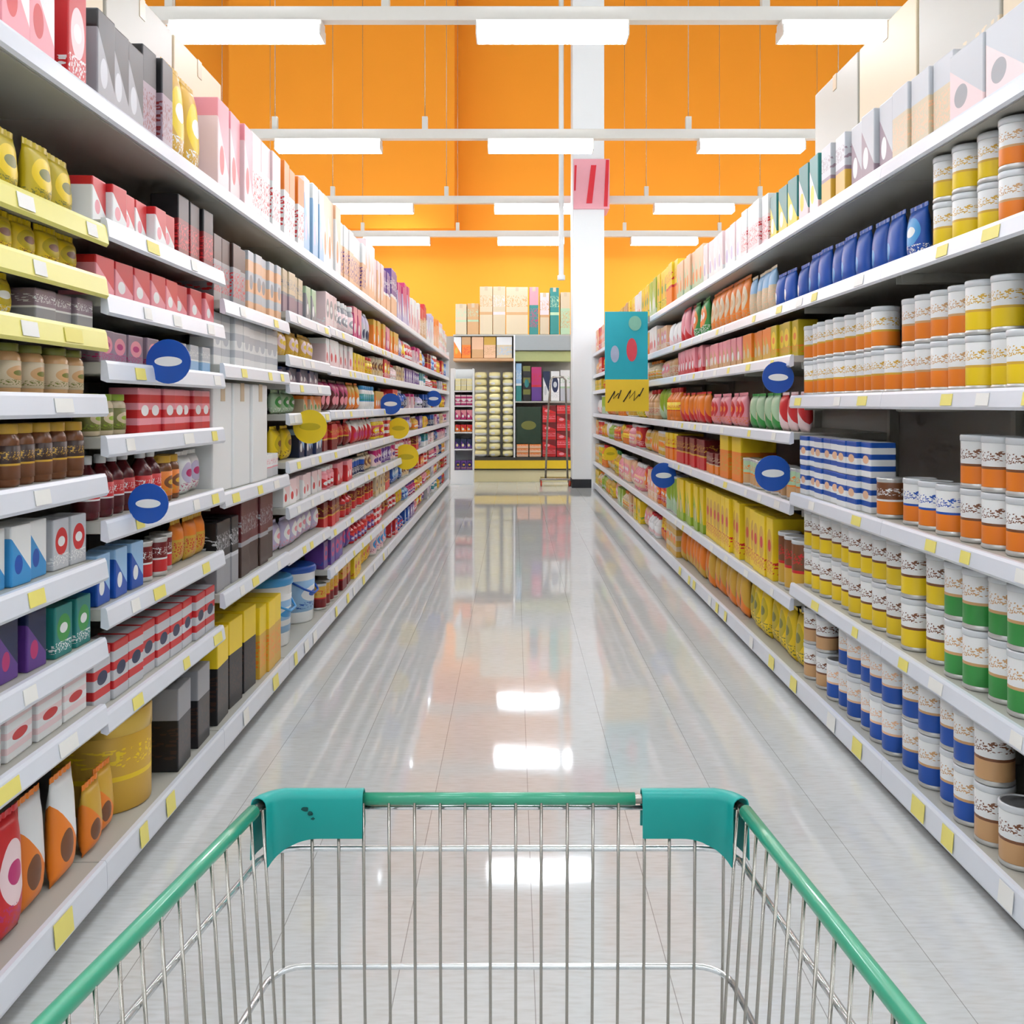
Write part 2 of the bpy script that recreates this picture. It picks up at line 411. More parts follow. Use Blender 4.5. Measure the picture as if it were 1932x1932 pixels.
# ------------------------------------------------------------------ gondola bays
class Bay:
    def __init__(s, side, no, y0, y1, zs, yellow=(), tags=True):
        s.side = side; s.no = no; s.y0 = y0; s.y1 = y1; s.zs = sorted(zs)
        X = XL if side == 'left' else XR; sg = -1 if side == 'left' else 1; s.X = X; s.sg = sg
        o = empty('shelf_unit', (X, y0, 0)); s.o = o; s.depth = .46
        tag(o, '%s bay of pale grey metal shelving along the %s side of aisle' % (ORD[no], side), 'shelf unit', 'shelf bays on the %s of the aisle' % side)
        W = y1-y0; dp = s.depth
        MB().box(sg*dp, sg*(dp+.02), .001, W-.001, .05, max(s.zs)-.001, m_back).build('back_panel', o)
        MB().box(sg*(dp-.04), sg*dp, W-.032, W-.001, 0, max(s.zs)-.001, m_shelf).build('upright', o)
        MB().box(sg*.07, sg*dp, .001, W-.001, 0, .075, m_kick).build('kick_plate', o)
        for k, z in enumerate(s.zs):
            top = k == len(s.zs)-1
            b = MB().box(sg*.012, sg*dp, .002, W-.002, z-(.05 if top else .03), z, m_shelf, .003)
            if not top and k > 0 and z-s.zs[k-1] > .3:
                for yy in (.012, W-.03): b.box(sg*.05, sg*(dp-.04), yy, yy+.004, z-.06, z-.03, m_shelf)
            sh = b.build('shelf', o)
            hh = .075 if k == 0 else .052
            r = MB()
            ya, yb = .001, W-.001
            pr = [(sg*.012, z+.004), (0, z+.004), (-sg*.004, z-.004), (-sg*.010 if k else -sg*.006, z-hh+.008), (-sg*.004, z-hh), (sg*.012, z-hh+.006)]
            vs = [(x, yy, zz) for yy in (ya, yb) for x, zz in pr]; n = len(pr)
            r.add(vs, [(i, (i+1) % n, n+(i+1) % n, n+i) for i in range(n)]+[tuple(range(n)), tuple(range(n, 2*n))[::-1]], m_railY if k in yellow else m_rail)
            r.build('price_rail', sh)
            if tags and not top:
                y = .08+R.random()*.2
                while y < W-.1:
                    tw = R.choice((.055, .07, .09)); mt = m_tagY if R.random() < .55 else m_tagW
                    t = MB()
                    xa, xb = -sg*.0052, -sg*.0105
                    za, zb = z-.008, z-hh+.012
                    t.add([(xa, y, za), (xa, y+tw, za), (xb, y+tw, zb), (xb, y, zb), (xa-sg*.0015, y, za), (xa-sg*.0015, y+tw, za), (xb-sg*.0015, y+tw, zb), (xb-sg*.0015, y, zb)],
                          [(0, 1, 2, 3), (7, 6, 5, 4), (0, 4, 5, 1), (1, 5, 6, 2), (2, 6, 7, 3), (3, 7, 4, 0)], mt)
                    t.build('price_tag', sh)
                    y += tw+.1+R.random()*.35
        s.used = {}
    def shelf_words(s, k):
        n = len(s.zs)
        if k == n-1: return 'topmost shelf'
        if k == 0: return 'bottom shelf'
        return '%s shelf up' % ORD[k+1]
    def fill(s, k, segs):
        """segs: (f0, f1, kind, w, h, palette[, stack]) from near end to far end"""
        W = s.y1-s.y0; z = s.zs[k]; ordn = 0
        rz = PI/2 if s.side == 'left' else -PI/2
        parts = s.y0 < 7.0
        def many(g): return max(1, int((g[1]*(W-.03)-g[0]*(W-.03)+.004)/(g[3]+.004)))
        total = sum(many(g) for g in segs)
        for sg_ in segs:
            f0, f1, kind, w, h, pal = sg_[:6]; st = sg_[6] if len(sg_) > 6 else 1
            ya, yb = s.y0+.015+f0*(W-.03), s.y0+.015+f1*(W-.03)
            round_ = kind in ('tin', 'can', 'canister', 'bottle', 'jar', 'cup', 'tub', 'biscuit_tin')
            d = w if round_ else min(.30, max(.07, w*.9)) if kind not in ('pouch', 'packet') else min(.09, w*.5)
            if kind in ('box', 'tall_box') and h > .2: d = .2
            n = many(sg_)
            pitch = (yb-ya)/n
            for i in range(n):
                ordn += 1
                y = ya+(i+.5)*pitch+R.uniform(-1, 1)*max(0, (pitch-w)/2-.001)*.3
                inset = .022+R.uniform(0, .022)
                if kind in ('pouch', 'packet'): inset += .02
                x = s.X+s.sg*(inset+d/2)
                for j in range(st):
                    if j and R.random() < .015: continue
                    layer = ''
                    if st > 1: layer = ', %s layer' % (('lower', 'upper') if st == 2 else ('lower', 'middle', 'upper'))[j]
                    where = ORD[min(ordn, 20)]+' along' if s.no > 1 else ORD[min(total-ordn+1, 20)]+' from far end'
                    lab = '%s %s%s, %s, %s, %s %s bay' % (pal_words(pal), NOUN[kind], layer, where, s.shelf_words(k), ORD[s.no], s.side)
                    put(kind, w, d, h, pal, (x, y, z+.0005+j*(h+.001)), rz+(R.uniform(-1, 1)*min(.05, (pitch-w)/d*.45) if pitch-w > .003 and not round_ else 0),
                        lab, '%s %ss on the %s, %s %s bay' % (pal_words(pal), NOUN[kind], s.shelf_words(k), ORD[s.no], s.side), parts)
P = lambda *a: a
# --- left gondola
ZA = [2.05, 1.73, 1.60, 1.466, 1.304, 1.105, .892, .693, .525, .13]
ZB = [2.05, 1.75, 1.56, 1.39, 1.20, .985, .765, .50, .13]
ZC = [2.05, 1.655, 1.426, .965, .61, .13]
ZD = [2.05, 1.71, 1.51, 1.385, 1.24, 1.02, .81, .60, .13]
ZE = [2.05, 1.72, 1.50, 1.25, 1.02, .80, .58, .36, .13]
def table(bay, rows):
    for k, segs in zip(range(len(bay.zs)-1, -1, -1), rows): bay.fill(k, segs)
A = Bay('left', 1, 1.47, 2.47, ZA, yellow=(8, 7, 6))
table(A, [
 [(.03, .8, 'tall_box', .12, .24, P('diag', 'pink', 'white', 'red')), (.8, 1, 'tall_box', .095, .23, P('oval', 'red', 'palepink', 'white'))],
 [(.03, 1, 'pouch', .118, .14, P('oval', 'mustard', 'yellow', 'olive'))],
 [(.03, .55, 'flat_box', .1, .08, P('band', 'tan', 'brown', 'orange')), (.55, 1, 'packet', .10, .085, P('oval', 'yellow', 'mustard', 'brown'))],
 [(.03, .68, 'packet', .12, .088, P('oval', 'yellow', 'mustard', 'white')), (.7, 1, 'flat_box', .09, .075, P('band', 'mauve', 'grey', 'white'))],
 [(.03, .58, 'packet', .1, .115, P('band', 'olive', 'lime', 'red')), (.6, 1, 'jar', .075, .11, P('oval', 'beige', 'tan', 'olive'))],
 [(.03, 1, 'jar', .07, .135, P('band', 'darkbrown', 'brown', 'gold'))],
 [(.03, .8, 'box', .08, .13, P('diag', 'cyan', 'white', 'blue')), (.82, 1, 'box', .08, .12, P('oval', 'silver', 'red', 'white'))],
 [(.03, .55, 'packet', .11, .14, P('top', 'yellow', 'orange', 'olive')), (.56, .78, 'box', .08, .13, P('diag', 'purple', 'navy', 'magenta')), (.79, 1, 'box', .08, .12, P('oval', 'teal', 'green', 'white'))],
 [(.03, 1, 'flat_box', .12, .095, P('stripe', 'white', 'palepink', 'red'))],
 [(.03, .45, 'pouch', .12, .25, P('diag', 'mauve', 'silver', 'orange')), (.45, .72, 'pouch', .115, .26, P('oval', 'red', 'palepink', 'magenta')), (.72, 1, 'pouch', .12, .25, P('diag', 'orange', 'white', 'brown'))]])
B = Bay('left', 2, 2.47, 3.47, ZB)
table(B, [
 [(0, .35, 'tall_box', .11, .24, P('diag', 'grey', 'black', 'silver')), (.36, .6, 'tall_box', .10, .28, P('top', 'mauve', 'black', 'darkred')), (.62, 1, 'pouch', .16, .32, P('oval', 'gold', 'yellow', 'white'))],
 [(0, .6, 'box', .09, .115, P('diag', 'white', 'red', 'pink')), (.62, 1, 'box', .10, .20, P('top', 'darkred', 'black', 'red'))],
 [(0, 1, 'flat_box', .11, .105, P('diag', 'pink', 'red', 'white'))],
 [(0, .45, 'flat_box', .10, .085, P('oval', 'mauve', 'pink', 'magenta')), (.6, 1, 'flat_box', .095, .09, P('band', 'silver', 'skyblue', 'white'))],
 [(0, .25, 'jar', .07, .11, P('oval', 'olive', 'beige', 'lime')), (.27, 1, 'box', .095, .13, P('stripe', 'red', 'pink', 'white'))],
 [(0, .5, 'bottle', .07, .165, P('band', 'red', 'maroon', 'white')), (.52, .7, 'jar', .075, .14, P('oval', 'orange', 'brown', 'gold')), (.72, 1, 'packet', .12, .13, P('oval', 'white', 'lilac', 'magenta'))],
 [(0, .35, 'box', .085, .13, P('diag', 'blue', 'skyblue', 'white')), (.36, .66, 'can', .07, .12, P('band', 'darkred', 'red', 'white')), (.68, 1, 'packet', .1, .13, P('top', 'gold', 'orange', 'red'))],
 [(0, 1, 'box', .10, .15, P('stripe', 'silver', 'red', 'navy'))],
 [(0, .23, 'pouch', .105, .17, P('diag', 'orange', 'gold', 'brown')), (.24, .54, 'biscuit_tin', .27, .28, P('band', 'gold', 'gold', 'yellow')), (.56, 1, 'box', .14, .26, P('top', 'black', 'grey', 'darkbrown'))]])
C = Bay('left', 3, 3.47, 4.47, ZC)
table(C, [
 [(0, .5, 'tall_box', .14, .33, P('diag', 'palepink', 'pink', 'red')), (.52, 1, 'tall_box', .15, .35, P('top', 'white', 'palepink', 'red'))],
 [(0, .45, 'box', .1, .24, P('top', 'grey', 'darkbrown', 'red')), (.46, 1, 'tall_box', .09, .25, P('stripe', 'peach', 'silver', 'grey'))],
 [(0, 1, 'tall_box', .098, .19, P('stripe', 'white', 'silver', 'silver'))],
 [(0, .72, 'carton', .23, .40, P('band', 'white', 'white', 'white')), (.74, 1, 'flat_box', .12, .10, P('band', 'white', 'silver', 'pink'))],
 [(0, .30, 'box', .09, .25, P('band', 'black', 'grey', 'silver')), (.32, .9, 'box', .13, .29, P('band', 'maroon', 'darkbrown', 'grey'))],
 [(0, .62, 'box', .155, .33, P('top', 'black', 'yellow', 'darkbrown')), (.64, 1, 'box', .11, .30, P('top', 'gold', 'yellow', 'orange'))]])
D = Bay('left', 4, 4.47, 5.47, ZD)
table(D, [
 [(0, .5, 'tall_box', .12, .36, P('top', 'white', 'orange', 'red')), (.5, 1, 'tall_box', .13, .40, P('diag', 'skyblue', 'white', 'lilac'))],
 [(0, .5, 'box', .11, .2, P('band', 'beige', 'mauve', 'grey')), (.5, .8, 'box', .1, .18, P('diag', 'grey', 'palegreen', 'white'))],
 [(0, .9, 'packet', .12, .12, P('oval', 'gold', 'palepink', 'yellow'))],
 [(0, .9, 'flat_box', .1, .075, P('diag', 'mauve', 'navy', 'white'))],
 [(0, .45, 'packet', .12, .10, P('oval', 'palegreen', 'green', 'white')), (.47, 1, 'flat_box', .1, .09, P('diag', 'beige', 'orange', 'green'))],
 [(0, .35, 'packet', .14, .15, P('oval', 'yellow', 'mustard', 'brown')), (.37, 1, 'box', .1, .14, P('diag', 'navy', 'skyblue', 'white'))],
 [(0, 1, 'flat_box', .12, .12, P('diag', 'white', 'palepink', 'red'))],
 [(0, 1, 'packet', .13, .135, P('oval', 'lilac', 'white', 'pink'))],
 [(0, .5, 'tub', .27, .33, P('stripe', 'skyblue', 'white', 'cyan')), (.56, 1, 'tub', .26, .30, P('oval', 'skyblue', 'white', 'blue'))]])
LP = [P('oval', 'purple', 'lilac', 'white'), P('diag', 'magenta', 'pink', 'white'), P('stripe', 'red', 'white', 'pink'), P('oval', 'blue', 'skyblue', 'white'),
      P('oval', 'yellow', 'gold', 'red'), P('top', 'white', 'palepink', 'red'), P('diag', 'orange', 'gold', 'white'), P('band', 'darkred', 'red', 'gold'), P('diag', 'silver', 'lilac', 'navy'),
      P('oval', 'red', 'yellow', 'white'), P('band', 'teal', 'white', 'cyan'), P('diag', 'palepink', 'magenta', 'purple'), P('top', 'navy', 'blue', 'white'), P('oval', 'beige', 'brown', 'gold')]
LTOP = {5: P('diag', 'white', 'peach', 'orange'), 6: P('top', 'peach', 'white', 'purple'), 7: P('diag', 'peach', 'palepink', 'white'), 8: P('band', 'purple', 'peach', 'white'),
        9: P('diag', 'lilac', 'magenta', 'white'), 10: P('diag', 'palepink', 'white', 'red'), 11: P('top', 'tan', 'red', 'white'), 12: P('diag', 'white', 'lilac', 'pink'), 13: P('diag', 'peach', 'orange', 'white'), 14: P('stripe', 'white', 'palepink', 'gold')}
LSPEC = {(5, 4): P('band', 'red', 'darkred', 'gold'), (6, 4): P('diag', 'red', 'white', 'magenta'), (5, 1): P('oval', 'purple', 'magenta', 'blue'), (6, 1): P('diag', 'purple', 'red', 'lilac'), (5, 2): P('band', 'darkred', 'red', 'gold'),
         (5, 0): P('band', 'gold', 'darkred', 'red'), (6, 0): P('oval', 'yellow', 'gold', 'red'), (7, 0): P('oval', 'palepink', 'cyan', 'magenta'), (8, 0): P('oval', 'red', 'blue', 'white'),
         (5, 3): P('diag', 'red', 'pink', 'white'), (5, 6): P('diag', 'palepink', 'white', 'red'), (5, 5): P('diag', 'maroon', 'magenta', 'pink'), (5, 7): P('oval', 'palepink', 'grey', 'white')}
for no in range(5, 15):
    y0 = 5.47+(no-5)*1.0
    b = Bay('left', no, y0, y0+1.0, ZE, tags=no < 8)
    for k in range(len(b.zs)):
        if k == len(b.zs)-1:
            b.fill(k, [(0, .5, 'tall_box', .15, R.choice((.36, .40, .42)), LTOP[no]), (.5, 1, 'tall_box', .155, R.choice((.36, .34, .42)), LTOP[no if no > 13 else no+1])])
        else:
            h = min(.27, (b.zs[k+1]-b.zs[k])*R.uniform(.56, .72)); h = round(h, 2)
            far = no > 8
            kd = lambda: R.choice(('box', 'packet', 'flat_box', 'pouch', 'can', 'bottle', 'jar'))
            p1 = LSPEC.get((no, k)) or R.choice(LP); p2 = LSPEC.get((no, k)) or R.choice(LP)
            ws = (.16, .19) if far else (.12, .14)
            cut = R.choice((.4, .5, .6))
            segs = []
            for f0, f1, pp in ((0, cut, p1), (cut, 1, p2)):
                kk = kd()
                w = R.choice(ws)
                if kk in ('can', 'bottle', 'jar'): w = min(w, h*.8, .1 if not far else .13)
                segs.append((f0, f1, kk, round(w, 2), h, pp))
            b.fill(k, segs)
EndL = 15.47
# --- right gondola
PW = 1.07
ZR1 = [2.07, 1.74, 1.32, .897, .50, .11]
ZR3 = [2.07, 1.74, 1.50, 1.16, .85, .43, .11]
R1 = Bay('right', 1, 2.16-PW, 2.16, ZR1)
table(R1, [
 [(.25, 1, 'tall_box', .2, .22, P('diag', 'silver', 'palepink', 'grey'))],
 [(.25, 1, 'tin', .1, .135, P('band', 'white', 'orange', 'gold'), 2)],
 [(.25, 1, 'tin', .1, .15, P('band', 'white', 'yellow', 'gold'), 2)],
 [(.25, 1, 'tin', .1, .15, P('band', 'white', 'orange', 'brown'), 2)],
 [(.25, 1, 'tin', .1, .165, P('band', 'white', 'green', 'tan'), 2)],
 [(.25, 1, 'tin', .1, .16, P('band', 'white', 'tan', 'brown'), 2)]])
R2 = Bay('right', 2, 2.16, 2.16+PW, ZR1)
table(R2, [
 [(0, .6, 'wide_box', .2, .2, P('diag', 'palepink', 'silver', 'grey')), (.6, 1, 'tall_box', .13, .23, P('top', 'beige', 'silver', 'peach'))],
 [(0, .38, 'tin', .1, .135, P('band', 'white', 'orange', 'tan'), 2), (.39, .75, 'tin', .1, .135, P('band', 'white', 'yellow', 'gold'), 2), (.86, 1, 'pouch', .13, .17, P('oval', 'blue', 'cyan', 'white'))],
 [(0, .55, 'tin', .1, .15, P('band', 'white', 'yellow', 'gold'), 2), (.55, 1, 'tin', .1, .15, P('band', 'white', 'orange', 'tan'), 2)],
 [(0, .62, 'tin', .105, .15, P('band', 'white', 'orange', 'brown'), 2), (.64, 1, 'tin', .105, .15, P('band', 'white', 'orange', 'blue'))],
 [(0, .68, 'tin', .105, .165, P('band', 'white', 'green', 'tan'), 2), (.69, 1, 'tin', .105, .165, P('band', 'white', 'yellow', 'brown'), 2)],
 [(0, .5, 'tin', .105, .16, P('band', 'white', 'tan', 'brown'), 2), (.5, 1, 'tin', .105, .16, P('band', 'white', 'blue', 'tan'), 2)]])
R3 = Bay('right', 3, 2.16+PW, 2.16+2*PW, ZR1)
table(R3, [
 [(0, .4, 'tall_box', .12, .24, P('diag', 'mauve', 'silver', 'white')), (.4, .7, 'tall_box', .12, .24, P('band', 'silver', 'gold', 'mauve')), (.7, 1, 'tall_box', .12, .24, P('diag', 'palepink', 'teal', 'yellow'))],
 [(0, 1, 'pouch', .13, .18, P('diag', 'blue', 'blue', 'cyan'))],
 [(0, 1, 'tin', .1, .15, P('band', 'white', 'orange', 'gold'), 2)],
 [(0, .18, 'can', .1, .14, P('band', 'brown', 'orange', 'white')), (.2, 1, 'box', .1, .125, P('stripe', 'white', 'blue', 'peach'), 2)],
 [(0, 1, 'tin', .105, .165, P('band', 'white', 'yellow', 'brown'), 2)],
 [(0, .7, 'tin', .105, .16, P('band', 'white', 'blue', 'peach'), 2), (.72, 1, 'tin', .1, .15, P('band', 'white', 'tan', 'brown'), 2)]])
R4 = Bay('right', 4, 2.16+2*PW, 2.16+3*PW, ZR3)
table(R4, [
 [(0, .5, 'tall_box', .13, .23, P('diag', 'yellow', 'teal', 'white')), (.5, 1, 'tall_box', .12, .26, P('top', 'palepink', 'white', 'red'))],
 [(0, .45, 'pouch', .13, .16, P('diag', 'blue', 'blue', 'white')), (.47, 1, 'pouch', .12, .22, P('top', 'beige', 'skyblue', 'peach'))],
 [(0, .4, 'box', .1, .16, P('oval', 'mustard', 'yellow', 'orange')), (.4, 1, 'box', .1, .16, P('diag', 'gold', 'orange', 'beige'))],
 [(0, .4, 'packet', .12, .17, P('diag', 'palepink', 'red', 'white')), (.42, 1, 'packet', .12, .17, P('diag', 'green', 'palegreen', 'beige'))],
 [(0, 1, 'can', .09, .15, P('band', 'palegreen', 'tan', 'orange'))],
 [(0, .4, 'canister', .11, .25, P('band', 'brown', 'gold', 'red')), (.4, 1, 'tall_box', .12, .3, P('oval', 'yellow', 'gold', 'red'))],
 [(0, 1, 'pouch', .14, .235, P('oval', 'yellow', 'mustard', 'olive'))]])
R5 = Bay('right', 5, 2.16+3*PW, 2.16+4*PW, ZR3)
table(R5, [
 [(0, 1, 'tall_box', .13, .25, P('diag', 'white', 'palepink', 'lilac'))],
 [(0, 1, 'pouch', .14, .25, P('oval', 'orange', 'beige', 'tan'))],
 [(0, 1, 'box', .11, .16, P('diag', 'tan', 'pink', 'white'))],
 [(0, 1, 'packet', .13, .18, P('oval', 'pink', 'red', 'orange'))],
 [(0, .55, 'tall_box', .2, .27, P('top', 'orange', 'yellow', 'gold')), (.58, 1, 'box', .11, .13, P('band', 'darkred', 'orange', 'beige'))],
 [(0, 1, 'tall_box', .12, .31, P('oval', 'yellow', 'gold', 'red'))],
 [(0, 1, 'pouch', .14, .235, P('diag', 'orange', 'gold', 'brown'))]])
R6 = Bay('right', 6, 2.16+4*PW, 2.16+5*PW, ZR3)
table(R6, [
 [(0, 1, 'tall_box', .14, .28, P('diag', 'palegreen', 'peach', 'orange'))],
 [(0, .5, 'pouch', .14, .25, P('oval', 'green', 'orange', 'white')), (.5, 1, 'pouch', .14, .25, P('diag', 'red', 'pink', 'white'))],
 [(0, 1, 'box', .12, .18, P('diag', 'red', 'pink', 'white'))],
 [(0, 1, 'packet', .13, .2, P('diag', 'red', 'orange', 'pink'))],
 [(0, 1, 'box', .13, .2, P('band', 'darkred', 'red', 'gold'))],
 [(0, 1, 'tall_box', .13, .3, P('diag', 'lime', 'yellow', 'beige'))],
 [(0, 1, 'pouch', .14, .235, P('diag', 'gold', 'orange', 'red'))]])
RP = [P('oval', 'yellow', 'gold', 'green'), P('diag', 'orange', 'gold', 'white'), P('top', 'beige', 'tan', 'red'), P('diag', 'palepink', 'white', 'red'), P('oval', 'red', 'orange', 'white'),
      P('diag', 'palegreen', 'lime', 'white'), P('stripe', 'gold', 'beige', 'orange'), P('oval', 'peach', 'pink', 'white'), P('band', 'yellow', 'orange', 'red')]
for no in range(7, 14):
    y0 = 2.16+(no-2)*PW
    if y0 > 14.9: break
    b = Bay('right', no, y0, y0+PW, ZR3, tags=False)
    for k in range(len(b.zs)):
        h = .34 if k == len(b.zs)-1 else min(.3, (b.zs[k+1]-b.zs[k])*R.uniform(.6, .78)); h = round(h, 2)
        segs = []
        for f0, f1 in ((0, .5), (.5, 1)):
            kk = R.choice(('pouch', 'tall_box', 'packet', 'canister', 'bottle')) if k < len(b.zs)-1 else 'tall_box'
            w = .17 if kk not in ('canister', 'bottle') else min(.12, h*.7)
            segs.append((f0, f1, kk, round(w, 2), h, R.choice(RP)))
        b.fill(k, segs)
    endR = y0+PW
# white end panel that closes the right gondola by the pillar
e = MB().box(1.185, 1.70, endR+.005, endR+.03, .0, 2.2, m_white, .004)
tag(e.build('end_panel'), 'tall white end panel closing the right shelves beside the pillar', 'panel')
e = MB().box(-1.52, -1.03, EndL+.005, EndL+.03, .0, 2.12, m_white, .004)
tag(e.build('end_panel'), 'tall white end panel closing the left shelves at far end', 'panel')

# cartons stored on the very top, behind the front packs
def top_cartons(side, ys, z, w, h, X):
    for i, y in enumerate(ys):
        ms = kind_mesh('carton', w, .42, h, P('band', 'beige', 'white', 'beige') if side == 'left' else P('band', 'silver', 'beige', 'white'))
        rz = PI/2 if side == 'left' else -PI/2
        put('carton', w, .42, h, P('top', 'beige', 'beige', 'beige') if i % 2 else P('top', 'stone', 'stone', 'beige'), (X, y, z), rz,
            'big pale overstock carton, %s along the top of the %s shelves' % (ORD[i+1], side), 'pale cartons on top of the %s shelves' % side)
for b, ys, side in ((A, None, 'left'),):
    pass
top_cartons('left', [2.16, 2.78, 3.40, 4.02], 2.0505, .6, .64, XL-.47)
top_cartons('right', [2.06, 2.68, 3.30, 3.92, 4.54], 2.0705, .6, .74, XR+.48)

# ------------------------------------------------------------------ shelf talkers
def talker(x, y, side, r, col, lab):
    X = XL+.045 if side == 'left' else XR-.045
    D = X*F/(x-CX); z = EYE-(y-CY)*D/F; r = r*D/F; sg = 1 if side == 'left' else -1
    o = empty('shelf_talker', (X, D, z))
    tag(o, lab, 'shelf talker', 'round cards sticking out from the shelf rails')
    n = 28; vs = []; 
    for yy in (-.002, .002): vs += [(r*math.cos(2*PI*i/n), yy, r*math.sin(2*PI*i/n)) for i in range(n)]
    fs = [tuple(range(n)), tuple(range(n, 2*n))[::-1]]+[(i, (i+1) % n, n+(i+1) % n, n+i) for i in range(n)]
    MB().add(vs, fs, mat('talker_'+col, CN[col], .3, noise=.03)).build('card', o)
    k = 'white' if col == 'blue' else 'orange'
    vs = []
    for yy in (-.0032, -.0018): vs += [(.62*r*math.cos(2*PI*i/n), yy, .22*r*math.sin(2*PI*i/n)) for i in range(n)]
    MB().add(vs, fs, mat('talker_print_'+k, CN[k if col == 'blue' else 'mustard'], .3, noise=.03)).build('printed_oval', o)
    MB().box(-sg*.05, 0, -.0008, .0008, -.012, .012, m_tagW).build('clip_strip', o)
for a in ((318, 682, 'left', 42, 'blue', 'large blue round card on the second left bay, above red boxes'),
          (280, 950, 'left', 38, 'blue', 'blue round card at waist height on the second left bay'),
          (585, 805, 'left', 32, 'yellow', 'largest yellow round card, beside the white cartons on left'),
          (752, 808, 'left', 20, 'yellow', 'small yellow round card at eye height far along left shelves'),
          (766, 862, 'left', 24, 'yellow', 'yellow round card just below another, far along left shelves'),
          (737, 762, 'left', 20, 'blue', 'small blue round card far along the left shelves'),
          (818, 752, 'left', 15, 'blue', 'tiny blue round card near the far end of left shelves'),
          (1468, 712, 'right', 30, 'blue', 'blue round card above eye height where the right tins begin'),
          (1458, 893, 'right', 34, 'blue', 'large blue round card at waist height by the right tins'),
          (1252, 897, 'right', 24, 'blue', 'blue round card low on right shelves beyond the yellow boxes'),
          (1152, 856, 'right', 13, 'yellow', 'tiny yellow round card near the far end of right shelves')):
    talker(*a)

# ------------------------------------------------------------------ teal promotion sign on the right shelves
S = empty('promotion_sign', (0, 8.7, 0))
tag(S, 'teal promotion sign with yellow price card jutting from the right shelves', 'sign')
def rect(x0, y0, x1, y1, D, t, m, name, par):
    a = at(x0, y0, D); b = at(x1, y1, D)
    return MB().box(a.x, b.x, D-8.7-t, D-8.7, a.z, b.z, m, .002).build(name, par)
m_teal = mat('teal_sign_print', (22, 172, 190), .4, noise=.12, nscale=6)
m_syel = mat('yellow_sign_card', (240, 200, 45), .4, noise=.03, nscale=6)
tp = rect(1141, 588, 1222, 718, 8.7, .008, m_teal, 'teal_panel', S)
pc = rect(1142, 716, 1224, 776, 8.695, .008, m_syel, 'price_card', S)
def blob(cx, cy, rx, ry, D, m, name, par):
    c = at(cx, cy, D); n = 24; k = D/F; vs = []
    for yy in (-.004, 0): vs += [(c.x+rx*k*math.cos(2*PI*i/n), D-8.7+yy, c.z+ry*k*math.sin(2*PI*i/n)) for i in range(n)]
    fs = [tuple(range(n)), tuple(range(n, 2*n))[::-1]]+[(i, (i+1) % n, n+(i+1) % n, n+i) for i in range(n)]
    return MB().add(vs, fs, m).build(name, par)
blob(1192, 660, 10, 22, 8.69, mat('sign_red', (216, 70, 84), .4, noise=.1), 'red_print', tp)
blob(1160, 668, 8, 16, 8.69, mat('sign_lilac', (170, 180, 205), .4, noise=.1), 'lilac_print', tp)
blob(1198, 610, 12, 14, 8.69, mat('sign_mint', (130, 190, 170), .4, noise=.1), 'mint_print', tp)
mk = MB(); m_ink = mat('marker_ink', (40, 36, 20), .6, noise=.05)
for pts in ([(1147, 760), (1160, 738), (1157, 752), (1167, 742)], [(1166, 752), (1172, 736)], [(1176, 758), (1190, 736), (1187, 752), (1198, 738), (1196, 756), (1206, 744)], [(1206, 748), (1214, 732)]):
    mk.tube([at(x, y, 8.685)-Vector((0, 8.7, 0)) for x, y in pts], .0055, m_ink, 6)
mk.build('handwritten_price', pc)
MB().box(1.17, 1.204, -.004, .004, 2.02, 2.07, m_chrome).build('bracket_arm', S)

# ------------------------------------------------------------------ pillar sign and hanging pole
o = empty('pillar_sign', (1.16, 15.2, 4.7))
tag(o, 'pink and red sign wrapped round the white pillar high up', 'sign')
a, b = at(1082, 300, 15.18), at(1150, 394, 15.18)
MB().box(a.x-1.16, b.x-1.16, -.03, .54, b.z-4.7, a.z-4.7, mat('pillar_sign_pink', (240, 168, 178), .45, noise=.03), .004).build('panel', o)
mb = MB()
def slab(pts, y0, y1, m):
    n = len(pts); vs = [(x, y0, z) for x, z in pts]+[(x, y1, z) for x, z in pts]
    mb.add(vs, [tuple(range(n)), tuple(range(n, 2*n))[::-1]]+[(i, (i+1) % n, n+(i+1) % n, n+i) for i in range(n)], m)
def pz(x, y):
    q = at(x, y, 15.18); return (q.x-1.16, q.z-4.7)
m_red = mat('sign_strong_red', (222, 36, 52), .45, noise=.03)
slab([pz(1115, 312), pz(1125, 312), pz(1117, 384), pz(1106, 384)], -.038, -.031, m_red)
mb.build('red_stroke', o); mb = MB()
slab([pz(1084, 312), pz(1088, 312), pz(1086, 360), pz(1083, 360)], -.038, -.031, m_red)
slab([pz(1143, 302), pz(1149, 302), pz(1146, 390), pz(1139, 390)], -.038, -.031, m_red)
mb.build('red_edge', o)
o = empty('hanging_pole', (.74, 15.4, 3.27))
tag(o, 'white round pole hanging down from the ceiling beside the pillar', 'pole')
MB().lathe([(.036, 0), (.04, .01), (.04, CEIL-3.27)], m_white, 16).build('shaft', o)
MB().lathe([(.055, -.02), (.06, -.015), (.06, .05), (.042, .06)], m_white, 16).build('end_cap', o)

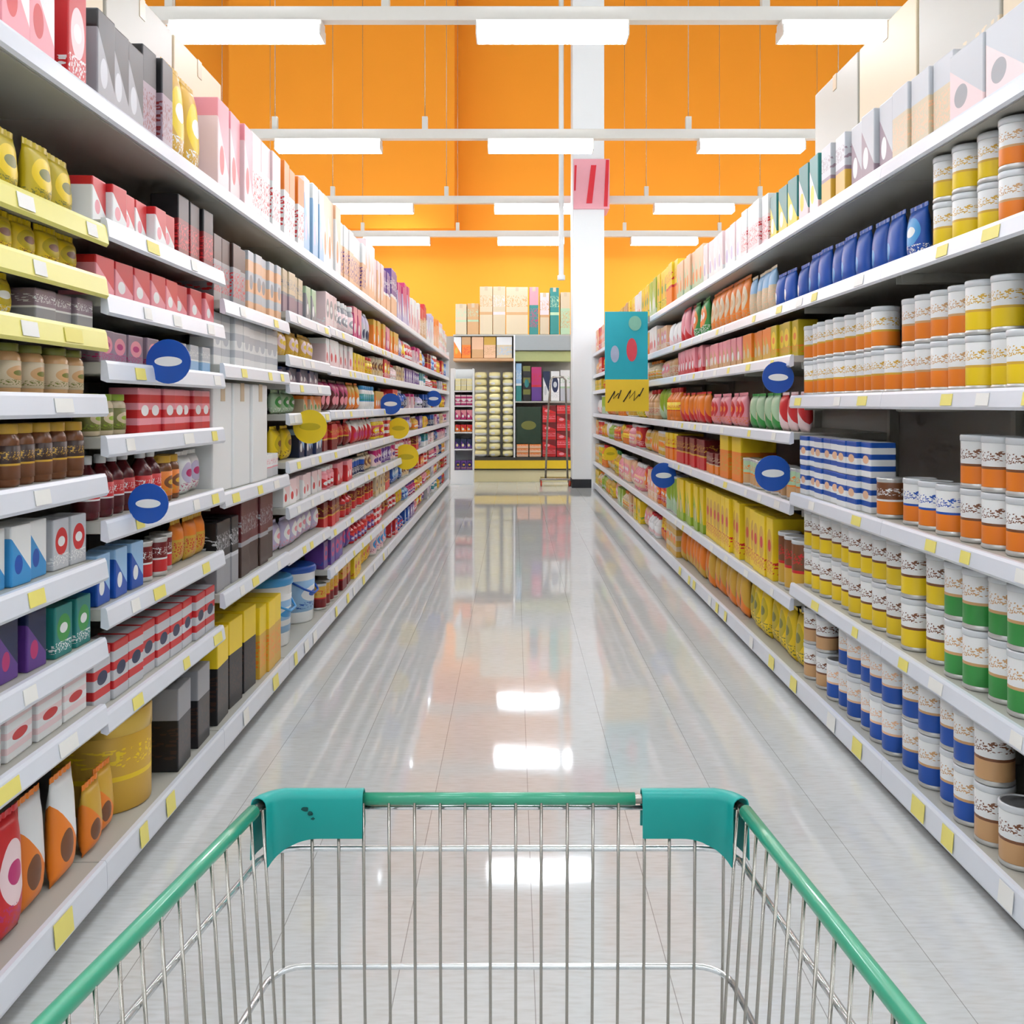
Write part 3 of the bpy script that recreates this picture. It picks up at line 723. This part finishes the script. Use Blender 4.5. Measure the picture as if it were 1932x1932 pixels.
# ------------------------------------------------------------------ far display across the end of the aisle
DF = 16.4
def fx(x): return (x-CX)*DF/F
def fz(y): return EYE-(y-CY)*DF/F
o = empty('display_unit', (0, DF, 0))
tag(o, 'wide display unit with yellow-fronted base across the end of aisle', 'shelf unit')
m_cream = mat('cream_base_panel', (238, 226, 178), .5, noise=.03)
m_yel = mat('yellow_front_strip', (244, 206, 40), .4, noise=.03)
m_dk = mat('dark_strip', (62, 58, 52), .5, noise=.05)
m_greyh = mat('grey_header', (160, 166, 166), .5, noise=.03)
m_wood = mat('tan_board', (206, 160, 116), .55, noise=.08, nscale=9)
MB().box(fx(893), fx(1084), .02, .9, 0, fz(887), m_cream, .004).build('base', o)
MB().box(fx(893), fx(1084), -.02, .9, fz(887), fz(863), m_dk, .004).build('deck', o)
MB().box(fx(893.5), fx(1083.5), -.035, -.018, fz(884), fz(868.5), m_yel, .002).build('yellow_strip', o)
MB().box(fx(836), fx(1084), .55, .60, 0, fz(630), m_back).build('back_panel', o)
MB().box(fx(855), fx(969), .0, .56, fz(681), fz(676), m_wood, .004).build('upper_board', o)
MB().box(fx(972), fx(1084), .0, .5, fz(661), fz(633), m_greyh, .006).build('header', o)
MB().box(fx(972), fx(1084), .08, .5, fz(681), fz(662), mat('olive_strip', (186, 192, 130), .5, noise=.05)).build('header_strip', o)
MB().box(fx(969), fx(972), -.02, .56, fz(863), fz(632), m_white, .003).build('divider', o)
MB().box(fx(855), fx(1084), .0, .55, fz(634), fz(631), m_shelf, .003).build('top_shelf', o)
MB().box(fx(972), fx(1084), .12, .55, fz(760), fz(757), m_shelf, .003).build('shelf', o)
def far(kind, x0, y0, x1, y1, pal, label, group=None, d=.3, yoff=.05, parts=True):
    w = abs(fx(x1)-fx(x0)); h = abs(fz(y0)-fz(y1)); d = w if kind in ('can', 'tin', 'jar', 'bottle') else d
    return put(kind, round(w, 3), d, round(h, 3), pal, ((fx(x0)+fx(x1))/2, DF+yoff+d/2, fz(y1)+.001), 0, label, group, parts)
# cream packs in three tall columns
rows = 12; ytop, ybot = 701, 863; ph = (ybot-ytop)/rows
for c, (xa, xb) in enumerate(((895, 918.5), (922, 944), (948, 968.5))):
    for r in range(rows):
        yb = ybot-r*ph; ya = yb-ph+.35
        far('soft_pack', xa, ya, xb, yb, P('diag', 'cream', 'cream', 'white') if (r+c) % 3 else P('band', 'cream', 'white', 'cream'),
            'cream soft pack, %s up in the %s stack of the far display' % (ORD[r+1], ('left', 'middle', 'right')[c]), 'cream packs stacked on the far display', .3, .06)
# cartons and boxes over it
for i, (x0, y0, x1, y1, pal, lab) in enumerate((
    (905, 540, 929, 630.5, P('band', 'beige', 'beige', 'tan'), 'tall beige carton, left of the pair atop the far display'),
    (930, 540, 953.5, 630.5, P('band', 'beige', 'beige', 'palepink'), 'pinkish beige carton, second of tall row atop far display'),
    (955, 541, 996, 630.5, P('band', 'beige', 'beige', 'tan'), 'widest beige carton atop the far display'),
    (859, 573, 880, 630.5, P('band', 'beige', 'beige', 'palegreen'), 'low beige carton atop the far display, leftmost of two'),
    (881.5, 572, 903, 630.5, P('band', 'tan', 'tan', 'palegreen'), 'low tan carton atop the far display beside tall cartons'),
    (999, 541, 1016, 630.5, P('top', 'teal', 'pink', 'magenta'), 'teal box with pink top atop the far display'),
    (1019, 552, 1036, 630.5, P('band', 'palepink', 'beige', 'tan'), 'pale pink box between two teal boxes atop far display'),
    (1038, 542, 1055, 630.5, P('band', 'teal', 'teal', 'palegreen'), 'plain teal box atop the far display'),
    (1058, 551, 1076, 630.5, P('top', 'palegreen', 'beige', 'tan'), 'pale green box atop the far display beside the pillar'))):
    far('carton', x0, y0, x1, y1, pal, lab, None, .35, .05)
for x0, x1, pal, lab, y0 in ((856, 870, P('diag', 'orange', 'white', 'gold'), 'orange and white box on the tan board, leftmost', 634.5),
                             (871, 888, P('top', 'orange', 'tan', 'red'), 'orange box with tan top on the tan board', 634.5),
                             (890, 912, P('band', 'peach', 'tan', 'peach'), 'peach box, left one of two on the tan board', 634.5),
                             (913, 935, P('top', 'peach', 'gold', 'tan'), 'peach box with gold top on the tan board', 634.5),
                             (937, 966, P('top', 'beige', 'white', 'skyblue'), 'white-topped box at the right end of the tan board', 634.5)):
    far('wide_box', x0, y0+1, x1, 675.5, pal, lab, None, .32, .04)
# right half: magenta, white, dark and red goods
o = far('tall_box', 973.5, 696, 984, 768, P('band', 'skyblue', 'teal', 'white'), 'narrow pale blue and teal box standing by the white divider', None, .1, .14)
o.location.z = fz(757)+.001
for x0, x1, y0, pal, lab in ((987, 1001, 690, P('stripe', 'black', 'olive', 'teal'), 'black and olive box on the far shelf beside the magenta box'),
                             (1003, 1022, 692, P('band', 'magenta', 'purple', 'red'), 'magenta box on the far shelf above the green box'),
                             (1025, 1038, 700, P('diag', 'white', 'navy', 'silver'), 'white and navy box on the far shelf, left of two whites'),
                             (1040, 1056, 700, P('oval', 'white', 'navy', 'silver'), 'white box with navy oval on the far shelf'),
                             (1058, 1076, 698, P('band', 'white', 'silver', 'palegreen'), 'white box at the pillar end of the far shelf')):
    far('tall_box', x0, y0, x1, 756.5, pal, lab, None, .25, .14)
far('wide_box', 974, 768, 1021, 838, P('stripe', 'darkgreen', 'darkgreen', 'olive'), 'dark green wide box standing on small orange packs', None, .3, .06).location.z = fz(838)+.003
_bx = [x for x in bpy.data.objects if x.name == 'wide_box'][-1:] 
for c, (xa, xb) in enumerate(((975, 997), (999, 1021))):
    for r in range(3):
        far('flat_box', xa, 838.5+(2-r)*8.1, xb, 846.2+(2-r)*8.1, P('band', 'orange', 'peach', 'white'),
            'small orange pack, %s up, %s stack beneath the dark green box' % (ORD[r+1], ('left', 'right')[c]), 'orange packs under the dark green box', .3, .06)
for c, (xa, xb) in enumerate(((1024, 1049), (1051, 1076))):
    for r in range(6):
        far('flat_box', xa, 765+(5-r)*16.3, xb, 780.8+(5-r)*16.3, P('diag', 'red', 'darkred', 'pink') if (r+c) % 2 else P('band', 'red', 'red', 'pink'),
            'red pack, %s up in the %s red stack of far display' % (ORD[r+1], ('left', 'right')[c]), 'red packs stacked on the far display', .3, .06)
# small white shelf at the left end
DW = 15.86
o = empty('small_white_shelf', (0, DW, 0))
tag(o, 'small white shelf of purple and pink packs at far left end', 'shelf unit')
wx = lambda x: (x-CX)*DW/F; wz = lambda y: EYE-(y-CY)*DW/F
MB().box(wx(850), wx(893), 0, .42, 0, wz(887), m_white, .004).build('base', o)
MB().box(wx(850), wx(893), .40, .43, wz(887), wz(695), m_white).build('back_panel', o)
for x in (856, 892): MB().box(wx(x)-(.05 if x < 870 else .006), wx(x)+.012, .0, .42, wz(887), wz(695), m_white).build('side_panel', o)
for y in (847, 815, 792, 765, 737): MB().box(wx(857), wx(892), 0, .40, wz(y+2.5), wz(y), m_white).build('shelf', o)
for r, (yb, h, pal, nm) in enumerate(((886.5, 17, P('oval', 'purple', 'navy', 'gold'), 'purple'), (846.5, 18, P('diag', 'purple', 'navy', 'cream'), 'dark purple'), (814.5, 13, P('diag', 'orange', 'red', 'white'), 'orange'),
                            (791.5, 18, P('diag', 'magenta', 'pink', 'white'), 'magenta'), (764.5, 19, P('stripe', 'magenta', 'palepink', 'white'), 'pink'), (736.5, 22, P('band', 'cream', 'cream', 'white'), 'cream'))):
    for c in range(3):
        w = 10.2*DW/F; h_ = h*DW/F
        put('box', round(w, 3), .2, round(h_, 3), pal, (wx(858.4+5.4+c*11), DW+.03+.1, wz(yb)+.001), 0,
            '%s box, %s of three, %s row up in the small white shelf' % (nm, ('left', 'middle', 'right')[c], ORD[r+1]), '%s boxes in the small white shelf' % nm)
# stock trolley in front of the display
o = empty('stock_trolley', (.68, 15.62, 0))
tag(o, 'thin metal stock trolley with red wheels in front of red packs', 'trolley')
MB().tube([(-.18, -.02, .1), (-.15, -.02, 1.0), (-.10, -.02, 1.68), (-.06, -.02, 1.73), (.10, -.02, 1.73), (.14, -.02, 1.68), (.17, -.02, .1)], .016, m_chrome, 8).build('handle_frame', o)
MB().box(-.26, .21, -.16, .2, .10, .13, m_chrome, .006).build('platform', o)
m_rw = mat('red_wheel', (214, 70, 40), .5, noise=.04)
for x in (-.25, .2):
    for y in (-.12, .16):
        w = MB(); vs = []; n = 16
        w.lathe([(.03, -.012), (.045, -.008), (.045, .008), (.03, .012)], m_rw, 16)
        w.v = [(z, yy, x_+.045) for x_, yy, z in w.v]
        q = w.build('wheel', o); q.location = (x, y, 0)
        MB().box(x-.02, x-.014, y-.012, y+.012, .04, .102, m_chrome).build('fork', o)

# ------------------------------------------------------------------ shopping trolley
T = empty('shopping_trolley', (0, .5, 0))
tag(T, 'zinc wire shopping trolley with green rim and teal corner covers', 'shopping trolley')
FY = .95
def xl(y): return -.2405-(FY-y)/.387*.029
def xr(y): return .2145+(FY-y)/.387*.015
def zr(y): return .899+(FY-y)/.387*.025
REAR = .14
def TB(): return MB()
def off(mb):
    mb.v = [(x, y-.5, z) for x, y, z in mb.v]; return mb
def tb(mb, name, par=T): return off(mb).build(name, par)
def ring(t_drop, inset=0.0, rc=.03, y0=REAR):
    """path round left side, front, right side at a drop below the rim"""
    def L(y): return xl(y)+.06*t_drop+inset
    def Rr(y): return xr(y)-.06*t_drop-inset
    fy = FY-inset+.02*t_drop
    pts = []
    ys = [y0+(fy-rc-y0)*i/6 for i in range(7)]
    pts += [(L(y), y, zr(y)-t_drop) for y in ys]
    yc = fy-rc
    xa, xb = L(fy), Rr(fy)
    for i in range(1, 7):
        a = PI/2*i/6
        pts.append((L(yc)+(1-math.cos(a))*rc, yc+math.sin(a)*rc, zr(fy)-t_drop))
    for i in range(0, 7):
        a = PI/2*(1-i/6)
        pts.append((Rr(yc)-(1-math.cos(a))*rc, yc+math.sin(a)*rc, zr(fy)-t_drop))
    pts += [(Rr(y), y, zr(y)-t_drop) for y in reversed(ys)]
    return pts
rim = ring(0)
tb(TB().tube(rim, .0046, m_chrome, 10), 'rim_wire')
# green sleeves
tb(TB().tube([(-.148, FY, .899), (.1170, FY, .899)], .0060, m_sleeve, 14), 'front_sleeve')
for s_ in (0, 1):
    ys = [.913-(.913-.17)*i/10 for i in range(11)]
    f = xl if s_ == 0 else xr
    tb(TB().tube([(f(y), y, zr(y)) for y in ys], .0066, m_sleeve, 14), 'side_sleeve')
tb(TB().tube([(-.21, FY+.002, .8895), (.185, FY+.002, .8895)], .0024, m_chrome_lit, 8), 'under_rim_wire')
# horizontal wires round the basket
DR = (.0485, .164, .28, .38)
for dr in DR:
    tb(TB().tube(ring(dr, .0), .003, m_chrome_lit, 8), 'ring_wire')
DEP = .40
front = MB()
nx = 17
xs = [-.2265+i*(.2005+.2265)/17 for i in range(18)]
pxs = [534, 590, 640, 687, 735, 783, 831, 878, 925, 973, 1021, 1070, 1118, 1166, 1215, 1262, 1310, 1364]
for px in pxs:
    x = (px-CX)*FY/F
    front.tube([(x, FY-.0045, .897), (x*.999, FY-.0045+.004, .75), (x*.985, FY+.006, .52), (x*.985, FY-.012, zr(FY)-DEP), (x*.985, FY-.06, zr(FY)-DEP-.004)], .0015, m_chrome, 8)
tb(front, 'front_wires')
for s_, f, sg in ((0, xl, 1), (1, xr, -1)):
    side = MB()
    y = .925
    while y > REAR:
        x = f(y)
        side.tube([(x+sg*.005, y, zr(y)-.002), (x+sg*(.005+.06*.2), y, zr(y)-.2), (x+sg*(.004+.06*DEP), y, zr(y)-DEP), (x+sg*.06, y, zr(y)-DEP-.012)], .0015, m_chrome, 8)
        y -= .0315
    tb(side, 'side_wires')
bot = MB()
for i in range(15):
    x = -.2+i*.4/14
    bot.tube([(x, FY-.02, zr(FY)-DEP-.003), (x*1.05, .5, zr(.5)-DEP-.008), (x*1.1, REAR, zr(REAR)-DEP-.012)], .002, m_chrome, 6)
for i in range(9):
    y = .9-i*.09
    bot.tube([(xl(y)+.03, y, zr(y)-DEP-.012), (xr(y)-.03, y, zr(y)-DEP-.012)], .003, m_chrome, 6)
tb(bot, 'bottom_wires')
rg = MB()
for i in range(18):
    x = xl(REAR)+.03+i*(xr(REAR)-xl(REAR)-.06)/17
    rg.tube([(x, REAR, zr(REAR)), (x*.95, REAR+.01, zr(REAR)-DEP-.012)], .0019, m_chrome, 6)
rg.tube([(xl(REAR), REAR, zr(REAR)), (xr(REAR), REAR, zr(REAR))], .005, m_chrome, 8)
tb(rg, 'rear_gate')
# teal corner covers: an inverted channel swept over the rim
def cover(path, drop, name):
    """path: list of (x, y, z, s) ; drop(s) inner flap length"""
    n = len(path); bm = MB(); vs = []; prof_n = 0
    for i in range(n):
        p = Vector(path[i]); t = (Vector(path[min(i+1, n-1)])-Vector(path[max(i-1, 0)])).normalized()
        nin = Vector((0, 0, 1)).cross(t).normalized()            # towards the inside of the basket (checked by sign below)
        c = Vector((-.013, .5, p.z))
        if (c-p).dot(nin) < 0: nin = -nin
        nin.z = 0; nin.normalize()
        d1, d2 = drop[i]
        w = .0078
        outer = [p+nin*(w+.0012)+Vector((0, 0, -d1)), p+nin*(w+.0003)+Vector((0, 0, -d1*.4)), p+nin*w+Vector((0, 0, .002))]
        for k in range(1, 6):
            a = PI*k/6; outer.append(p+nin*w*math.cos(a)+Vector((0, 0, .002+.0062*math.sin(a))))
        outer += [p-nin*w+Vector((0, 0, .002)), p-nin*(w+.0004)+Vector((0, 0, -d2*.5)), p-nin*(w+.001)+Vector((0, 0, -d2))]
        vs.append(outer)
    m = len(vs[0])
    flat = [v for row in vs for v in row]
    fs = [(i*m+k, i*m+k+1, (i+1)*m+k+1, (i+1)*m+k) for i in range(n-1) for k in range(m-1)]
    bm.add(flat, fs, m_cover, True)
    o = tb(bm, name)
    md = o.modifiers.new('thickness', 'SOLIDIFY'); md.thickness = .0016; md.offset = 1
    md = o.modifiers.new('edge', 'BEVEL'); md.width = .0006; md.segments = 2; md.limit_method = 'ANGLE'; md.angle_limit = .9
    return o
def cover_path(side):
    sg = -1 if side == 'left' else 1
    x_in = -.1455 if side == 'left' else .1232
    f = xl if side == 'left' else xr
    rc = .03; yc = FY-rc; xc = f(yc)
    pts = []; dr = []
    N1 = 12
    xe = xc-sg*rc
    for i in range(N1+1):
        x = x_in+(xe-x_in)*i/N1
        s = i/N1
        dd =   .0345+ (.0 if s < .62 else .006*((s-.62)/.38)**2)
        pts.append((x, FY, .899)); dr.append((dd, .03))
    for i in range(1, 6):
        a = PI/2*i/6*1.0
        pts.append((xe+sg*math.sin(a)*rc, yc+math.cos(a)*rc, .8995)); dr.append((.0405+.003*i, .032+.004*i))
    return pts, dr
for sd in ('left', 'right'):
    pts, dr = cover_path(sd); cover(pts, dr, 'corner_cover')
sm_ = MB()
for dx, dz, r in ((-.2005, -.003, .004), (-.1955, -.007, .0035), (-.193, -.012, .002)):
    n = 10; vs = [(dx+r*math.cos(2*PI*i/n)*R.uniform(.6, 1.1), FY-.0108, .896+dz+r*.7*math.sin(2*PI*i/n)*R.uniform(.6, 1.1)) for i in range(n)]
    vs += [(x, y+.0006, z) for x, y, z in vs]
    sm_.add(vs, [tuple(range(n)), tuple(range(n, 2*n))[::-1]]+[(i, (i+1) % n, n+(i+1) % n, n+i) for i in range(n)], mat('scuff', (8, 74, 70), .8, noise=.1))
tb(sm_, 'scuff_mark')
# handle, chassis and castors
hz = 1.0
tb(TB().tube([(xl(.2), .2, zr(.2)-.3), (xl(.1)-.005, .10, .95), (xl(.06)-.005, .05, hz), (xl(.06)+.02, .03, hz)], .011, m_chrome, 10), 'handle_post')
tb(TB().tube([(xr(.2), .2, zr(.2)-.3), (xr(.1)+.005, .10, .95), (xr(.06)+.005, .05, hz), (xr(.06)-.02, .03, hz)], .011, m_chrome, 10), 'handle_post')
tb(TB().tube([(xl(.06)+.015, .03, hz), (xr(.06)-.015, .03, hz)], .014, m_sleeve, 14), 'handle_bar')
ch = MB()
for f, sg in ((xl, 1), (xr, -1)):
    ch.tube([(f(.2), .2, zr(.2)-.3), (f(.2)+sg*.01, .22, .35), (f(.25)+sg*.02, .26, .17), (f(.5)+sg*.03, .5, .15), (f(.86)+sg*.05, .86, .14)], .011, m_chrome, 10)
    ch.tube([(f(.3)+sg*.02, .3, .165), (f(.45)+sg*.03, .45, .32), (f(.6)+sg*.035, .6, zr(.6)-DEP-.012)], .009, m_chrome, 10)
ch.tube([(xl(.86)+.05, .86, .14), (xr(.86)-.05, .86, .14)], .011, m_chrome, 10)
ch.tube([(xl(.26)+.02, .26, .17), (xr(.26)-.02, .26, .17)], .011, m_chrome, 10)
tb(ch, 'chassis')
for f, sg in ((xl, 1), (xr, -1)):
    for y in (.27, .85):
        x = f(y)+sg*(.02 if y < .5 else .05)
        w = MB().lathe([(.04, -.014), (.0625, -.011), (.0625, .011), (.04, .014)], m_rubber, 20)
        w.v = [(z+x, yy+y-.5, x_+.0625) for x_, yy, z in w.v]
        wo = w.build('castor_wheel', T)
        fk = MB().box(x-.022, x-.017, y-.015, y+.015, .05, .14, m_chrome).box(x+.017, x+.022, y-.015, y+.015, .05, .14, m_chrome).box(x-.022, x+.022, y-.018, y+.018, .132, .142, m_chrome)
        off(fk).build('castor_fork', T)

# ------------------------------------------------------------------ camera
cam = bpy.data.cameras.new('camera'); co = bpy.data.objects.new('camera', cam); COL.objects.link(co)
co.location = (0, 0, EYE); co.rotation_euler = (PI/2, 0, 0)
cam.sensor_width = 36; cam.lens = F/1932*36
cam.shift_x = -(CX-966)/1932; cam.shift_y = -(966-CY)/1932
cam.clip_start = .02; cam.clip_end = 100
scn.camera = co

w = bpy.data.worlds.new('World'); scn.world = w; w.use_nodes = True
w.node_tree.nodes['Background'].inputs[0].default_value = (.8, .85, .9, 1); w.node_tree.nodes['Background'].inputs[1].default_value = .2
vs = scn.view_settings; vs.view_transform = 'Standard'; vs.look = 'None'; vs.gamma = 1; vs.use_curve_mapping = False
vs.exposure = 0.0
c = scn.cycles
c.use_denoising = True; c.use_light_tree = False; c.use_adaptive_sampling = True; c.adaptive_threshold = .08; c.adaptive_min_samples = 12
c.max_bounces = 5; c.diffuse_bounces = 3; c.glossy_bounces = 2; c.transmission_bounces = 2; c.caustics_reflective = False; c.caustics_refractive = False
c.sample_clamp_indirect = 6
print('COUNTS', COUNT, sum(COUNT.values()), len(bpy.data.objects))
